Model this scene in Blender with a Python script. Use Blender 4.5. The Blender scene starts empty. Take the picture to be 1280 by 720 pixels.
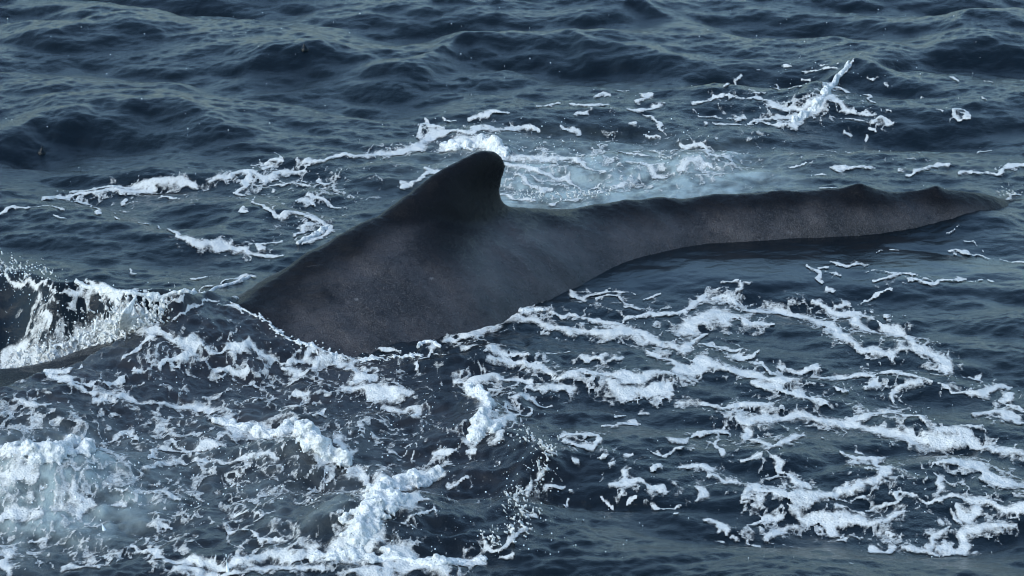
import bpy, bmesh, math, random
import numpy as np
from mathutils import Vector

random.seed(7)
RNG = np.random.default_rng(11)
S = bpy.context.scene
C = S.collection

# ------------------------------------------------------------------ camera
PITCH = math.radians(18.0)
SLANT = 30.0
CAM_H = SLANT * math.sin(PITCH)
F_PX = 4800.0                                    # focal length in photo pixels (1280 wide)
cam_d = bpy.data.cameras.new('camera')
cam_d.sensor_width = 36.0
cam_d.lens = F_PX / 1280.0 * 36.0
cam_d.clip_start = 0.5
cam_d.clip_end = 9000.0
cam_d.dof.use_dof = True
cam_d.dof.focus_distance = 29.3
cam_d.dof.aperture_fstop = 5.6
cam = bpy.data.objects.new('camera', cam_d)
cam.location = (0, 0, CAM_H)
cam.rotation_euler = (math.radians(90) - PITCH, 0, 0)
C.objects.link(cam)
S.camera = cam

# ------------------------------------------------------------------ sky and sun (overcast)
SUN_EL, SUN_AZ = math.radians(36), math.radians(-125)     # azimuth measured from +Y towards +X
w = bpy.data.worlds.new('World')
S.world = w
w.use_nodes = True
nt = w.node_tree
nt.nodes.clear()
o_ = nt.nodes.new('ShaderNodeOutputWorld')
bg = nt.nodes.new('ShaderNodeBackground')
sky = nt.nodes.new('ShaderNodeTexSky')
sky.sky_type = 'NISHITA'
sky.sun_disc = False
sky.sun_elevation = SUN_EL
sky.sun_rotation = SUN_AZ
sky.altitude = 0
sky.air_density = 1.2
sky.dust_density = 2.0
sky.ozone_density = 1.5
hs = nt.nodes.new('ShaderNodeHueSaturation')
hs.inputs['Saturation'].default_value = 0.92
nt.links.new(sky.outputs[0], hs.inputs['Color'])
tint = nt.nodes.new('ShaderNodeMix'); tint.data_type = 'RGBA'; tint.blend_type = 'MULTIPLY'
tint.inputs[0].default_value = 1.0
tint.inputs[7].default_value = (0.80, 0.98, 1.08, 1)      # cool cloud light
nt.links.new(hs.outputs[0], tint.inputs[6])
nt.links.new(tint.outputs[2], bg.inputs['Color'])
bg.inputs['Strength'].default_value = 0.15
nt.links.new(bg.outputs[0], o_.inputs['Surface'])
sun_d = bpy.data.lights.new('sun', 'SUN')
sun_d.energy = 0.8
sun_d.angle = math.radians(30)
sun_d.color = (0.99, 0.99, 1.0)
sun = bpy.data.objects.new('sun', sun_d)
sv = Vector((math.sin(SUN_AZ) * math.cos(SUN_EL), math.cos(SUN_AZ) * math.cos(SUN_EL), math.sin(SUN_EL)))
sun.rotation_euler = sv.to_track_quat('Z', 'Y').to_euler()
C.objects.link(sun)
S.view_settings.view_transform = 'Standard'
S.view_settings.look = 'None'
S.view_settings.exposure = 0.74
S.view_settings.gamma = 1.0
S.view_settings.use_curve_mapping = False
S.render.engine = 'CYCLES'
S.cycles.max_bounces = 6
S.cycles.filter_width = 1.0

# ------------------------------------------------------------------ helpers
CP, SP = math.cos(PITCH), math.sin(PITCH)


def ray(u, v):
    """world direction through a traced photo point"""
    a, b = (u - 640.0) / F_PX, (360.0 - v) / F_PX
    return np.array([a, CP + b * SP, -SP + b * CP])


def at_y(u, v, Y):
    d = ray(u, v)
    return np.array([0, 0, CAM_H]) + d * (Y / d[1])


def at_z(u, v, z=0.0):
    d = ray(u, v)
    return np.array([0, 0, CAM_H]) + d * ((z - CAM_H) / d[2])


def smooth(a, b, x):
    t = np.clip((x - a) / (b - a), 0, 1)
    return t * t * (3 - 2 * t)


def tag(o, label=None, cat=None, group=None, kind=None):
    if label: o['label'] = label
    if cat: o['category'] = cat
    if group: o['group'] = group
    if kind: o['kind'] = kind
    return o


def mesh_obj(name, verts, faces, mat, parent=None, smooth_shade=True):
    me = bpy.data.meshes.new(name)
    verts = np.asarray(verts, dtype=np.float32)
    if isinstance(faces, np.ndarray):
        n, k = faces.shape
        me.vertices.add(len(verts)); me.vertices.foreach_set('co', verts.ravel())
        me.loops.add(n * k); me.loops.foreach_set('vertex_index', faces.ravel().astype(np.int32))
        me.polygons.add(n)
        me.polygons.foreach_set('loop_start', np.arange(0, n * k, k, dtype=np.int32))
        me.update(calc_edges=True)
    else:
        me.from_pydata(verts.tolist(), [], faces)
    if smooth_shade:
        me.polygons.foreach_set('use_smooth', np.ones(len(me.polygons), dtype=bool))
    me.update()
    if mat: me.materials.append(mat)
    o = bpy.data.objects.new(name, me)
    C.objects.link(o)
    if parent: o.parent = parent
    return o


def attr(o, name, vals):
    a = o.data.attributes.new(name, 'FLOAT', 'POINT')
    a.data.foreach_set('value', np.asarray(vals, dtype=np.float32).ravel())


def remeshed(verts, faces, voxel, smooth_iter=3):
    """voxel-remesh closed shells into one continuous surface, return verts, quad/tri faces"""
    o = mesh_obj('tmp', verts, faces, None, smooth_shade=False)
    m = o.modifiers.new('r', 'REMESH'); m.mode = 'VOXEL'; m.voxel_size = voxel
    if smooth_iter:
        s = o.modifiers.new('s', 'SMOOTH'); s.factor = 0.5; s.iterations = smooth_iter
    dg = bpy.context.evaluated_depsgraph_get()
    me = bpy.data.meshes.new_from_object(o.evaluated_get(dg))
    v = np.empty(len(me.vertices) * 3, np.float32); me.vertices.foreach_get('co', v)
    v = v.reshape(-1, 3)
    f = [tuple(p.vertices) for p in me.polygons]
    if all(len(p) == 4 for p in f): f = np.array(f)
    old = o.data
    bpy.data.objects.remove(o); bpy.data.meshes.remove(old); bpy.data.meshes.remove(me)
    return v, f


class Field:
    """periodic random field made by shaping the spectrum of white noise"""
    def __init__(s, N, L, spec, seed, norm=1.0, chop=False):
        r = np.random.default_rng(seed)
        k = 2 * math.pi * np.fft.fftfreq(N, L / N)
        kx, ky = np.meshgrid(k, k)
        km = np.hypot(kx, ky); km[0, 0] = 1e-6
        A = spec(kx, ky, km); A[0, 0] = 0
        Fh = np.fft.fft2(r.standard_normal((N, N))) * A
        h = np.fft.ifft2(Fh).real
        sc = norm / h.std()
        s.h = (h * sc).astype(np.float32); s.N, s.L = N, L
        if chop:
            s.dx = (np.fft.ifft2(-1j * kx / km * Fh).real * sc).astype(np.float32)
            s.dy = (np.fft.ifft2(-1j * ky / km * Fh).real * sc).astype(np.float32)

    def bil(s, a, x, y):
        fx = (x / s.L * s.N) % s.N; fy = (y / s.L * s.N) % s.N
        ix = np.floor(fx).astype(np.int32); iy = np.floor(fy).astype(np.int32)
        tx = (fx - ix).astype(np.float32); ty = (fy - iy).astype(np.float32)
        ix %= s.N; iy %= s.N
        jx = (ix + 1) % s.N; jy = (iy + 1) % s.N
        return (a[iy, ix] * (1 - tx) + a[iy, jx] * tx) * (1 - ty) + (a[jy, ix] * (1 - tx) + a[jy, jx] * tx) * ty

    def __call__(s, x, y):
        return s.bil(s.h, x, y)

    def choppy(s, x, y, lam):
        x0, y0 = x, y
        for _ in range(4):
            x0, y0 = x - lam * s.bil(s.dx, x0, y0), y - lam * s.bil(s.dy, x0, y0)
        return s.bil(s.h, x0, y0)


def band(l0, l1, p=1.0):
    """isotropic band of wavelengths l0..l1 (metres)"""
    def f(kx, ky, km):
        lam = 2 * math.pi / km
        return np.where((lam > l0) & (lam < l1), km ** -p, 0.0)
    return f


# ------------------------------------------------------------------ materials
class NT:
    def __init__(s, name):
        s.m = bpy.data.materials.new(name); s.m.use_nodes = True
        s.t = s.m.node_tree; s.t.nodes.clear()

    def n(s, typ, ins=None, **kw):
        nd = s.t.nodes.new('ShaderNode' + typ)
        for k, v in kw.items(): setattr(nd, k, v)
        for k, v in (ins or {}).items():
            if isinstance(v, bpy.types.NodeSocket): s.t.links.new(v, nd.inputs[k])
            else: nd.inputs[k].default_value = v
        return nd

    def math(s, op, a, b=0.0, c=None, clamp=False):
        ins = {0: a, 1: b}
        if c is not None: ins[2] = c
        return s.n('Math', ins, operation=op, use_clamp=clamp).outputs[0]

    def mix(s, fac, a, b):
        nd = s.n('Mix', data_type='RGBA')
        for i, v in ((0, fac), (6, a), (7, b)):
            if isinstance(v, bpy.types.NodeSocket): s.t.links.new(v, nd.inputs[i])
            else: nd.inputs[i].default_value = v
        return nd.outputs[2]

    def ramp(s, x, a, b, lo=0.0, hi=1.0):
        return s.n('MapRange', {0: x, 1: a, 2: b, 3: lo, 4: hi}, interpolation_type='SMOOTHSTEP').outputs[0]


def water_material():
    t = NT('sea_water')
    pos = t.n('NewGeometry').outputs['Position']
    mp = t.n('Mapping', {0: pos, 3: (1.0, 0.75, 1.0)}).outputs[0]
    n1 = t.n('TexNoise', {'Vector': mp, 'Scale': 6.0, 'Detail': 3.0, 'Roughness': 0.55, 'Distortion': 0.6}).outputs[0]
    n2 = t.n('TexNoise', {'Vector': mp, 'Scale': 34.0, 'Detail': 3.0, 'Roughness': 0.62, 'Distortion': 0.4}).outputs[0]
    n5 = t.n('TexNoise', {'Vector': mp, 'Scale': 130.0, 'Detail': 2.0, 'Roughness': 0.6}).outputs[0]
    h = t.math('ADD', t.math('MULTIPLY', n1, 0.010), t.math('MULTIPLY', n2, 0.0050))
    h = t.math('ADD', h, t.math('MULTIPLY', n5, 0.0034))
    cal = t.n('Attribute', attribute_name='calm').outputs['Fac']
    bmp = t.n('Bump', {'Strength': t.math('SUBTRACT', 0.9, t.math('MULTIPLY', cal, 0.6)), 'Distance': 1.0, 'Height': h})
    film = t.n('Attribute', attribute_name='film').outputs['Fac']
    air = t.n('Attribute', attribute_name='aeration').outputs['Fac']
    n3 = t.n('TexNoise', {'Vector': mp, 'Scale': 5.0, 'Detail': 5.0, 'Roughness': 0.6}).outputs[0]
    deep = t.mix(n3, (0.0003, 0.0022, 0.0042, 1), (0.0007, 0.0048, 0.0085, 1))
    skin = t.mix(t.ramp(n3, 0.35, 0.65), (0.011, 0.012, 0.015, 1), (0.026, 0.025, 0.028, 1))
    c = t.mix(film, deep, skin)
    a2 = t.math('MULTIPLY', air, t.ramp(n3, 0.30, 0.66, 0.25, 1.15), clamp=True)
    c = t.mix(a2, c, (0.27, 0.33, 0.335, 1))
    b = t.n('BsdfPrincipled', {'Base Color': c, 'Roughness': 0.10, 'IOR': 1.333, 'Normal': bmp.outputs[0]})
    o = t.n('OutputMaterial', {0: b.outputs[0]})
    return t.m


def foam_material():
    t = NT('sea_foam')
    pos = t.n('NewGeometry').outputs['Position']
    thick = t.n('Attribute', attribute_name='thick').outputs['Fac']
    v1 = t.n('TexVoronoi', {'Vector': pos, 'Scale': 62.0, 'Randomness': 1.0}).outputs['Distance']
    n1 = t.n('TexNoise', {'Vector': pos, 'Scale': 26.0, 'Detail': 5.0, 'Roughness': 0.7}).outputs[0]
    n2 = t.n('TexNoise', {'Vector': pos, 'Scale': 5.0, 'Detail': 4.0, 'Roughness': 0.6}).outputs[0]
    # popped bubbles: little holes, fewest where the raft is thick
    v2 = t.n('TexVoronoi', {'Vector': pos, 'Scale': 34.0, 'Randomness': 1.0}).outputs['Distance']
    vv = t.math('MINIMUM', t.math('MULTIPLY', v1, 1.15), v2)
    pop = t.ramp(t.math('ADD', vv, t.math('MULTIPLY', thick, 0.45)), 0.16, 0.50)
    a = t.math('ADD', thick, t.math('MULTIPLY', t.math('SUBTRACT', n1, 0.5), 0.85))
    a = t.math('ADD', a, t.math('MULTIPLY', t.math('SUBTRACT', n2, 0.5), 0.45))
    a = t.ramp(a, 0.0, 0.55)
    a = t.math('MULTIPLY', a, t.math('MULTIPLY_ADD', pop, 0.75, 0.25), clamp=True)
    bmp = t.n('Bump', {'Strength': 0.45, 'Distance': 1.0,
                       'Height': t.math('ADD', t.math('MULTIPLY', v1, 0.012), t.math('MULTIPLY', n1, 0.02))})
    b = t.n('BsdfPrincipled', {'Base Color': t.mix(n2, (0.52, 0.53, 0.52, 1), (0.66, 0.665, 0.65, 1)), 'Roughness': 0.55,
                               'IOR': 1.33, 'Alpha': a, 'Normal': bmp.outputs[0]})
    t.n('OutputMaterial', {0: b.outputs[0]})
    return t.m


def crest_material():
    t = NT('whitewater')
    pos = t.n('NewGeometry').outputs['Position']
    v1 = t.n('TexVoronoi', {'Vector': pos, 'Scale': 55.0}).outputs['Distance']
    n1 = t.n('TexNoise', {'Vector': pos, 'Scale': 22.0, 'Detail': 6.0, 'Roughness': 0.7}).outputs[0]
    bmp = t.n('Bump', {'Strength': 0.8, 'Distance': 1.0,
                       'Height': t.math('ADD', t.math('MULTIPLY', v1, 0.012), t.math('MULTIPLY', n1, 0.03))})
    c = t.mix(t.ramp(n1, 0.3, 0.62), (0.46, 0.50, 0.51, 1), (0.80, 0.81, 0.80, 1))
    n6 = t.n('TexNoise', {'Vector': pos, 'Scale': 9.0, 'Detail': 4.0, 'Roughness': 0.6}).outputs[0]
    al = t.ramp(t.math('ADD', v1, t.math('MULTIPLY', n6, 0.9)), 0.36, 0.62)
    b = t.n('BsdfPrincipled', {'Base Color': c, 'Roughness': 0.5, 'IOR': 1.33, 'Alpha': al, 'Normal': bmp.outputs[0]})
    t.n('OutputMaterial', {0: b.outputs[0]})
    return t.m


def drop_material():
    t = NT('water_drop')
    b = t.n('BsdfPrincipled', {'Base Color': (0.75, 0.82, 0.86, 1), 'Roughness': 0.12, 'IOR': 1.33})
    t.n('OutputMaterial', {0: b.outputs[0]})
    return t.m


def whale_material():
    t = NT('whale_skin')
    pos = t.n('NewGeometry').outputs['Position']
    dark = t.n('Attribute', attribute_name='dorsal').outputs['Fac']  # dark pigment of ridge and fin, plus painted shade below the fin
    n1 = t.n('TexNoise', {'Vector': pos, 'Scale': 3.0, 'Detail': 9.0, 'Roughness': 0.74}).outputs[0]
    n2 = t.n('TexNoise', {'Vector': pos, 'Scale': 18.0, 'Detail': 6.0, 'Roughness': 0.75}).outputs[0]
    n4 = t.n('TexNoise', {'Vector': pos, 'Scale': 95.0, 'Detail': 2.0, 'Roughness': 0.6}).outputs[0]
    c = t.mix(t.ramp(n1, 0.36, 0.64), (0.015, 0.0145, 0.0165, 1), (0.054, 0.048, 0.050, 1))
    c = t.mix(t.ramp(n2, 0.45, 0.75, 0.0, 0.6), c, (0.055, 0.056, 0.063, 1))
    c = t.mix(t.ramp(n4, 0.50, 0.70, 0.0, 0.7), c, (0.085, 0.084, 0.090, 1))
    c = t.mix(t.ramp(n4, 0.50, 0.30, 0.0, 0.6), c, (0.006, 0.006, 0.008, 1))
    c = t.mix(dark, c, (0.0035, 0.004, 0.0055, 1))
    # small pale scars and barnacle marks
    vs = t.n('TexVoronoi', {'Vector': pos, 'Scale': 2.6}).outputs['Distance']
    mark = t.math('MULTIPLY', t.ramp(vs, 0.075, 0.03), t.ramp(n2, 0.42, 0.6))
    c = t.mix(t.math('MULTIPLY', mark, 0.6), c, (0.16, 0.16, 0.17, 1))
    sm = t.n('Mapping', {0: pos, 2: (0.4, 0.2, 0.5), 3: (2.0, 26.0, 9.0)}).outputs[0]
    sc = t.n('TexNoise', {'Vector': sm, 'Scale': 1.0, 'Detail': 2.0}).outputs[0]
    c = t.mix(t.math('MULTIPLY', t.ramp(sc, 0.70, 0.76), 0.25), c, (0.10, 0.10, 0.105, 1))
    h = t.math('ADD', t.math('MULTIPLY', n2, 0.012), t.math('MULTIPLY', n4, 0.0075))
    bmp = t.n('Bump', {'Strength': 0.8, 'Distance': 1.0, 'Height': h})
    ro = t.math('SUBTRACT', t.ramp(n2, 0.3, 0.7, 0.22, 0.44), t.math('MULTIPLY', dark, 0.10))
    b = t.n('BsdfPrincipled', {'Base Color': c, 'Roughness': ro, 'IOR': 1.38, 'Specular IOR Level': t.math('SUBTRACT', 0.42, t.math('MULTIPLY', dark, 0.33)), 'Normal': bmp.outputs[0]})
    t.n('OutputMaterial', {0: b.outputs[0]})
    return t.m


M_WATER, M_FOAM, M_CREST, M_DROP, M_WHALE = water_material(), foam_material(), crest_material(), drop_material(), whale_material()

# ------------------------------------------------------------------ whale: one continuous body with its fin
# stations along the back: x, y, ridge height z, half width, section centre depth, crest sharpness
st = []


def sta(u, v, Y, hw, zc, a):
    p = at_y(u, v, Y); st.append((p[0], p[1], p[2], hw, zc, a))


st += [(-8.6, 19.6, -1.25, 0.12, -1.4, 1), (-8.1, 20.2, -0.75, 0.75, -1.3, 1), (-6.9, 21.7, -0.25, 1.45, -1.2, 1), (-5.2, 23.7, 0.08, 1.75, -1.0, 1)]
sta(0, 496, 25.5, 1.80, -0.85, 1.15)
sta(100, 458, 26.2, 1.75, -0.8, 1.2)
sta(200, 420, 26.85, 1.68, -0.75, 1.3)
sta(290, 384, 27.4, 1.58, -0.65, 1.4)
sta(400, 311, 27.95, 1.40, -0.5, 1.62)
sta(500, 262, 28.4, 1.27, -0.45, 1.65)
sta(560, 264, 28.72, 1.13, -0.42, 1.62)
sta(632, 259, 29.08, 0.96, -0.38, 1.58)
sta(700, 260, 29.4, 0.79, -0.34, 1.52)
sta(780, 253, 29.72, 0.60, -0.3, 1.48)
sta(860, 248, 29.98, 0.50, -0.25, 1.44)
sta(925, 243, 30.08, 0.46, -0.22, 1.42)
sta(985, 241, 30.16, 0.42, -0.2, 1.42)
sta(1045, 239.5, 30.24, 0.38, -0.19, 1.42)
sta(1094, 239, 30.32, 0.35, -0.18, 1.42)
sta(1140, 238.5, 30.42, 0.33, -0.18, 1.42)
sta(1190, 239.5, 30.54, 0.29, -0.17, 1.3)
sta(1225, 242.5, 30.66, 0.27, -0.2, 1.35)
sta(1255, 247, 30.8, 0.25, -0.24, 1.35)
sta(1285, 252.5, 30.95, 0.24, -0.28, 1.3)
st += [(4.75, 31.2, -0.15, 0.25, -0.40, 1.15), (5.05, 31.4, -0.32, 0.35, -0.46, 1), (5.4, 31.6, -0.5, 0.8, -0.58, 1), (5.9, 31.9, -0.66, 1.5, -0.72, 1), (6.3, 32.1, -0.78, 1.9, -0.82, 1), (6.5, 32.2, -0.84, 0.5, -0.86, 1)]
st = np.array(st)
arc = np.r_[0, np.cumsum(np.hypot(np.diff(st[:, 0]), np.diff(st[:, 1])))]


def catmull(t, xs, ys):
    m = np.gradient(ys, xs)
    i = np.clip(np.searchsorted(xs, t) - 1, 0, len(xs) - 2)
    h = xs[i + 1] - xs[i]; q = (t - xs[i]) / h
    return ((2 * q**3 - 3 * q**2 + 1) * ys[i] + (q**3 - 2 * q**2 + q) * h * m[i] + (-2 * q**3 + 3 * q**2) * ys[i + 1] + (q**3 - q**2) * h * m[i + 1])


tt = np.linspace(0, arc[-1], 520)
sx, sy, sz, sw, sc_, sa = [catmull(tt, arc, st[:, k]) for k in range(6)]
for _ in range(3):     # soften the plan line only
    sx[1:-1] = (sx[:-2] + 2 * sx[1:-1] + sx[2:]) / 4; sy[1:-1] = (sy[:-2] + 2 * sy[1:-1] + sy[2:]) / 4
sw = np.maximum(sw, 0.05)
NA = 96
ph = np.linspace(0, 2 * math.pi, NA, endpoint=False)
tx, ty = np.gradient(sx), np.gradient(sy)
tl = np.hypot(tx, ty); tx /= tl; ty /= tl
kn = np.zeros(len(tt))
for (u_, Y_, hk) in ((910, 30.05, 0.012), (985, 30.16, 0.034), (1075, 30.29, 0.058), (1171, 30.48, 0.058)):
    dx_ = sx - at_y(u_, 238, Y_)[0]
    kn += hk * np.where(dx_ < 0, np.exp(-np.abs(dx_ / 0.14) ** 1.0), np.exp(-np.abs(dx_ / 0.07) ** 1.2))
V = []
for i in range(len(tt)):
    lat = sw[i] * np.sign(np.sin(ph)) * np.abs(np.sin(ph)) ** sa[i]
    farn = 1 - 0.5 * math.exp(-((sx[i] + 1.6) / 1.5) ** 4)
    lat = np.where(lat < 0, lat * farn, lat)
    hgt = max(sz[i] - sc_[i], 0.03)
    z = sc_[i] + np.where(np.cos(ph) > 0, hgt, hgt * 1.05) * np.cos(ph) + kn[i] * np.clip(np.cos(ph), 0, 1) ** 10
    V.append(np.c_[sx[i] + ty[i] * lat, sy[i] - tx[i] * lat, z])
V = np.concatenate(V)
Fq = []
for i in range(len(tt) - 1):
    for j in range(NA):
        k = (j + 1) % NA
        Fq.append((i * NA + j, i * NA + k, (i + 1) * NA + k, (i + 1) * NA + j))
nb = len(V)
V = np.r_[V, [V[:NA].mean(0)], [V[-NA:].mean(0)]]
for j in range(NA):
    k = (j + 1) % NA
    Fq.append((nb, k, j)); Fq.append((nb + 1, nb - NA + j, nb - NA + k))


def ridge_y(u):
    us = (sx / sy * CP * F_PX) + 640     # close enough along the back
    return np.interp(u, us, sy)


lead = [(455, 292), (482, 266), (505, 249), (527, 234), (543, 221), (560, 208), (578, 198), (594, 190.5), (604, 187.5)]
trail = [(690, 283), (660, 269), (638, 259), (628.5, 249), (626, 238), (627, 226), (630.5, 214), (632, 205), (629, 196)]
thk = [0.46, 0.40, 0.33, 0.265, 0.21, 0.17, 0.135, 0.105, 0.075]
K = 40
fv0 = len(V)
fin = []
for (l, r, th) in zip(lead, trail, thk):
    a = at_y(l[0], l[1], ridge_y(l[0])); b = at_y(r[0], r[1], ridge_y(r[0]))
    ax = b - a; nrm = np.array([ax[1], -ax[0], 0]); nrm /= np.linalg.norm(nrm)
    for j in range(K):
        q = 2 * math.pi * j / K
        s = 0.5 - 0.5 * math.cos(q)
        half = th * 0.5 * 2.0 * math.sqrt(max(s, 0)) * (1 - s) ** 0.8 * 1.15
        fin.append(a + ax * s + nrm * half * (1 if q < math.pi else -1))
tip = at_y(618, 185.5, ridge_y(618))
V = np.r_[V, np.array(fin), [tip], [np.mean(fin[:K], 0)]]
nl = len(lead)
for i in range(nl - 1):
    for j in range(K):
        k = (j + 1) % K
        Fq.append((fv0 + i * K + j, fv0 + i * K + k, fv0 + (i + 1) * K + k, fv0 + (i + 1) * K + j))
for j in range(K):
    k = (j + 1) % K
    Fq.append((fv0 + nl * K, fv0 + (nl - 1) * K + j, fv0 + (nl - 1) * K + k)); Fq.append((fv0 + nl * K + 1, fv0 + k, fv0 + j))
wv, wf = remeshed(V, Fq, 0.018, 1)
# let the fin swell out of the back: relax the seam only
ed = np.concatenate([np.stack([wf[:, k], wf[:, (k + 1) % 4]], 1) for k in range(4)]) if isinstance(wf, np.ndarray) else np.array([(f_[k], f_[(k + 1) % len(f_)]) for f_ in wf for k in range(len(f_))])
fc = at_y(570, 268, ridge_y(570))
def relax(wv, wgt, it):
    sel = np.nonzero(wgt > 0.01)[0]
    deg = np.maximum(np.bincount(ed[:, 0], minlength=len(wv)), 1)
    for _ in range(it):
        av = np.stack([np.bincount(ed[:, 0], wv[ed[:, 1], k], len(wv)) / deg for k in range(3)], 1)
        wv = wv + (av - wv) * (wgt * 0.7)[:, None]
    return wv.astype(np.float32)
ln = np.array([ridge_y(640) * 0, 0, 0])
wgt = np.exp(-((wv[:, 0] - fc[0]) / 0.75) ** 4) * np.exp(-((wv[:, 2] - np.interp(wv[:, 0], sx, sz) - 0.02) / 0.14) ** 2) * (wv[:, 2] > 0)
wv = relax(wv, wgt, 24)

und = Field(512, 9.0, band(0.25, 2.2, 1.3), 31, 1.0)
und2 = Field(512, 5.0, band(0.06, 0.3, 1.0), 32, 1.0)
wv[:, 2] += (0.010 * und(wv[:, 0] + 0.6 * wv[:, 2], wv[:, 1]) + 0.0016 * und2(wv[:, 0], wv[:, 1] + wv[:, 2])) * smooth(-0.9, 0.0, wv[:, 2])
# nearest back station -> height below the ridge line for the pigment
pi_ = np.empty(len(wv), np.int32)
for a in range(0, len(wv), 20000):
    q = wv[a:a + 20000]
    pi_[a:a + 20000] = np.argmin((q[:, None, 0] - sx[None])**2 + (q[:, None, 1] - sy[None])**2, 1)
lat = (wv[:, 0] - sx[pi_]) * ty[pi_] - (wv[:, 1] - sy[pi_]) * tx[pi_]      # + is the far side or the near side
below = sz[pi_] - wv[:, 2]
pn = und(wv[:, 0] * 1.7, wv[:, 1] * 1.7 + wv[:, 2])
dors_shade = np.maximum(smooth(0.17, 0.02, below + 0.012 * pn), smooth(0.0, 0.12, -below)) * 0.9
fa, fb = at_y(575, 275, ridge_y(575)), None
dors_shade = np.maximum(dors_shade, 0.92 * np.exp(-(((wv[:, 0] - fa[0] + 0.03) / 0.36) ** 2 + ((wv[:, 2] - fa[2] - 0.10) / 0.21) ** 2) ** 1.5))  # shaded hollow under the fin, painted into the skin colour
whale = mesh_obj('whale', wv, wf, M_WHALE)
attr(whale, 'dorsal', dors_shade)
tag(whale, 'dark grey whale rolling through the sea, hooked dorsal fin and knuckled tail stock showing', 'whale')

# top surface of the whale as a height map (for the water that runs over it)
GX0, GY0, GC = -9.5, 19.0, 0.035
gw, gh = int(17 / GC), int(14.5 / GC)
WH = np.full((gh, gw), -9.0, np.float32)
ix = np.clip(((wv[:, 0] - GX0) / GC).astype(int), 0, gw - 1); iy = np.clip(((wv[:, 1] - GY0) / GC).astype(int), 0, gh - 1)
np.maximum.at(WH, (iy, ix), wv[:, 2])
for _ in range(2):
    p = np.pad(WH, 1, mode='edge')
    mx = np.max([p[a:a + gh, b:b + gw] for a in range(3) for b in range(3)], 0)
    WH = np.where(WH < -8, mx, WH)
for _ in range(2):
    p = np.pad(WH, 1, mode='edge'); WH = np.mean([p[a:a + gh, b:b + gw] for a in range(3) for b in range(3)], 0)


def whale_top(x, y):
    fx = np.clip((x - GX0) / GC - 0.5, 0, gw - 2.001); fy = np.clip((y - GY0) / GC - 0.5, 0, gh - 2.001)
    i, j = fx.astype(int), fy.astype(int); a, b = fx - i, fy - j
    r = (WH[j, i] * (1 - a) + WH[j, i + 1] * a) * (1 - b) + (WH[j + 1, i] * (1 - a) + WH[j + 1, i + 1] * a) * b
    out = (x < GX0) | (x > GX0 + 17) | (y < GY0) | (y > GY0 + 14.5)
    return np.where(out, -9.0, r)


# ------------------------------------------------------------------ sea surface
def axis(c0, c1, steps_fn, far0, far1):
    c = [c0]
    while c[-1] < c1: c.append(c[-1] + steps_fn(c[-1]))
    lo, s = [], steps_fn(c0)
    p = c0
    while p > far0: s *= 1.22; p -= s; lo.append(p)
    hi, s, p = [], steps_fn(c1), c[-1]
    while p < far1: s *= 1.22; p += s; hi.append(p)
    return np.array(lo[::-1] + c + hi)


xs = axis(-5.7, 5.7, lambda v: 0.0145, -2500, 2500)
ys = axis(22.2, 41.8, lambda v: 0.020 + (v - 22.2) / 20 * 0.012, -2500, 4000)
X, Y = np.meshgrid(xs, ys)
SPX = np.maximum(np.gradient(xs)[None, :], np.gradient(ys)[:, None])


def sea_spec(kx, ky, km):
    lam = 2 * math.pi / km
    ang = (np.abs(ky * math.cos(0.16) + kx * math.sin(0.16)) / km)
    d = 0.12 + 0.88 * ang ** 2.2
    pk = 2 * math.pi / 3.1
    return np.where((lam > 0.28) & (lam < 9), km ** -2.0 * np.exp(-0.6 * (pk / km) ** 4) * d, 0)


def rip_spec(kx, ky, km):
    lam = 2 * math.pi / km
    ang = (np.abs(ky * math.cos(-0.2) + kx * math.sin(-0.2)) / km)
    return np.where((lam > 0.055) & (lam < 0.55), km ** -1.5 * (0.3 + 0.7 * ang ** 1.5), 0)


swell = Field(1024, 57.0, sea_spec, 5, 0.040, chop=True)
ripl = Field(1024, 17.3, rip_spec, 9, 0.0044, chop=True)
turb = Field(1024, 13.7, band(0.07, 0.9, 1.55), 15, 1.0)

# distance from the whale's back line
sub = slice(0, None, 6)
near = (np.abs(X) < 12) & (Y > 15) & (Y < 46)
dist = np.full(X.shape, 99.0, np.float32)
xn, yn = X[near].astype(np.float32), Y[near].astype(np.float32)
dd = np.full(xn.shape, 1e9, np.float32)
for a, b in zip(sx[sub], sy[sub]): dd = np.minimum(dd, (xn - a) ** 2 + (yn - b) ** 2)
dist[near] = np.sqrt(dd)
calm = (1 - 0.72 * np.exp(-(dist / 1.6) ** 2)) * (0.75 + 0.25 * smooth(26.5, 31.5, Y))
Z = swell.choppy(X, Y, 1.15) * calm * smooth(1.6, 0.3, SPX)
_p = [at_z(u_, v_, 0)[:2] for u_, v_ in ((760, 345), (900, 325), (1050, 325), (1180, 330))]
slickw = np.clip(sum(np.exp(-((X - a) / 0.75) ** 2 - ((Y - b) / 0.85) ** 2) for a, b in _p), 0, 1)
Z *= 1 - 0.6 * slickw
Z += (1 - 0.72 * slickw) * ripl.choppy(X, Y, 0.9) * smooth(0.16, 0.04, SPX) * (0.8 + 0.5 * smooth(-0.1, 0.15, Z))


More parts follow.
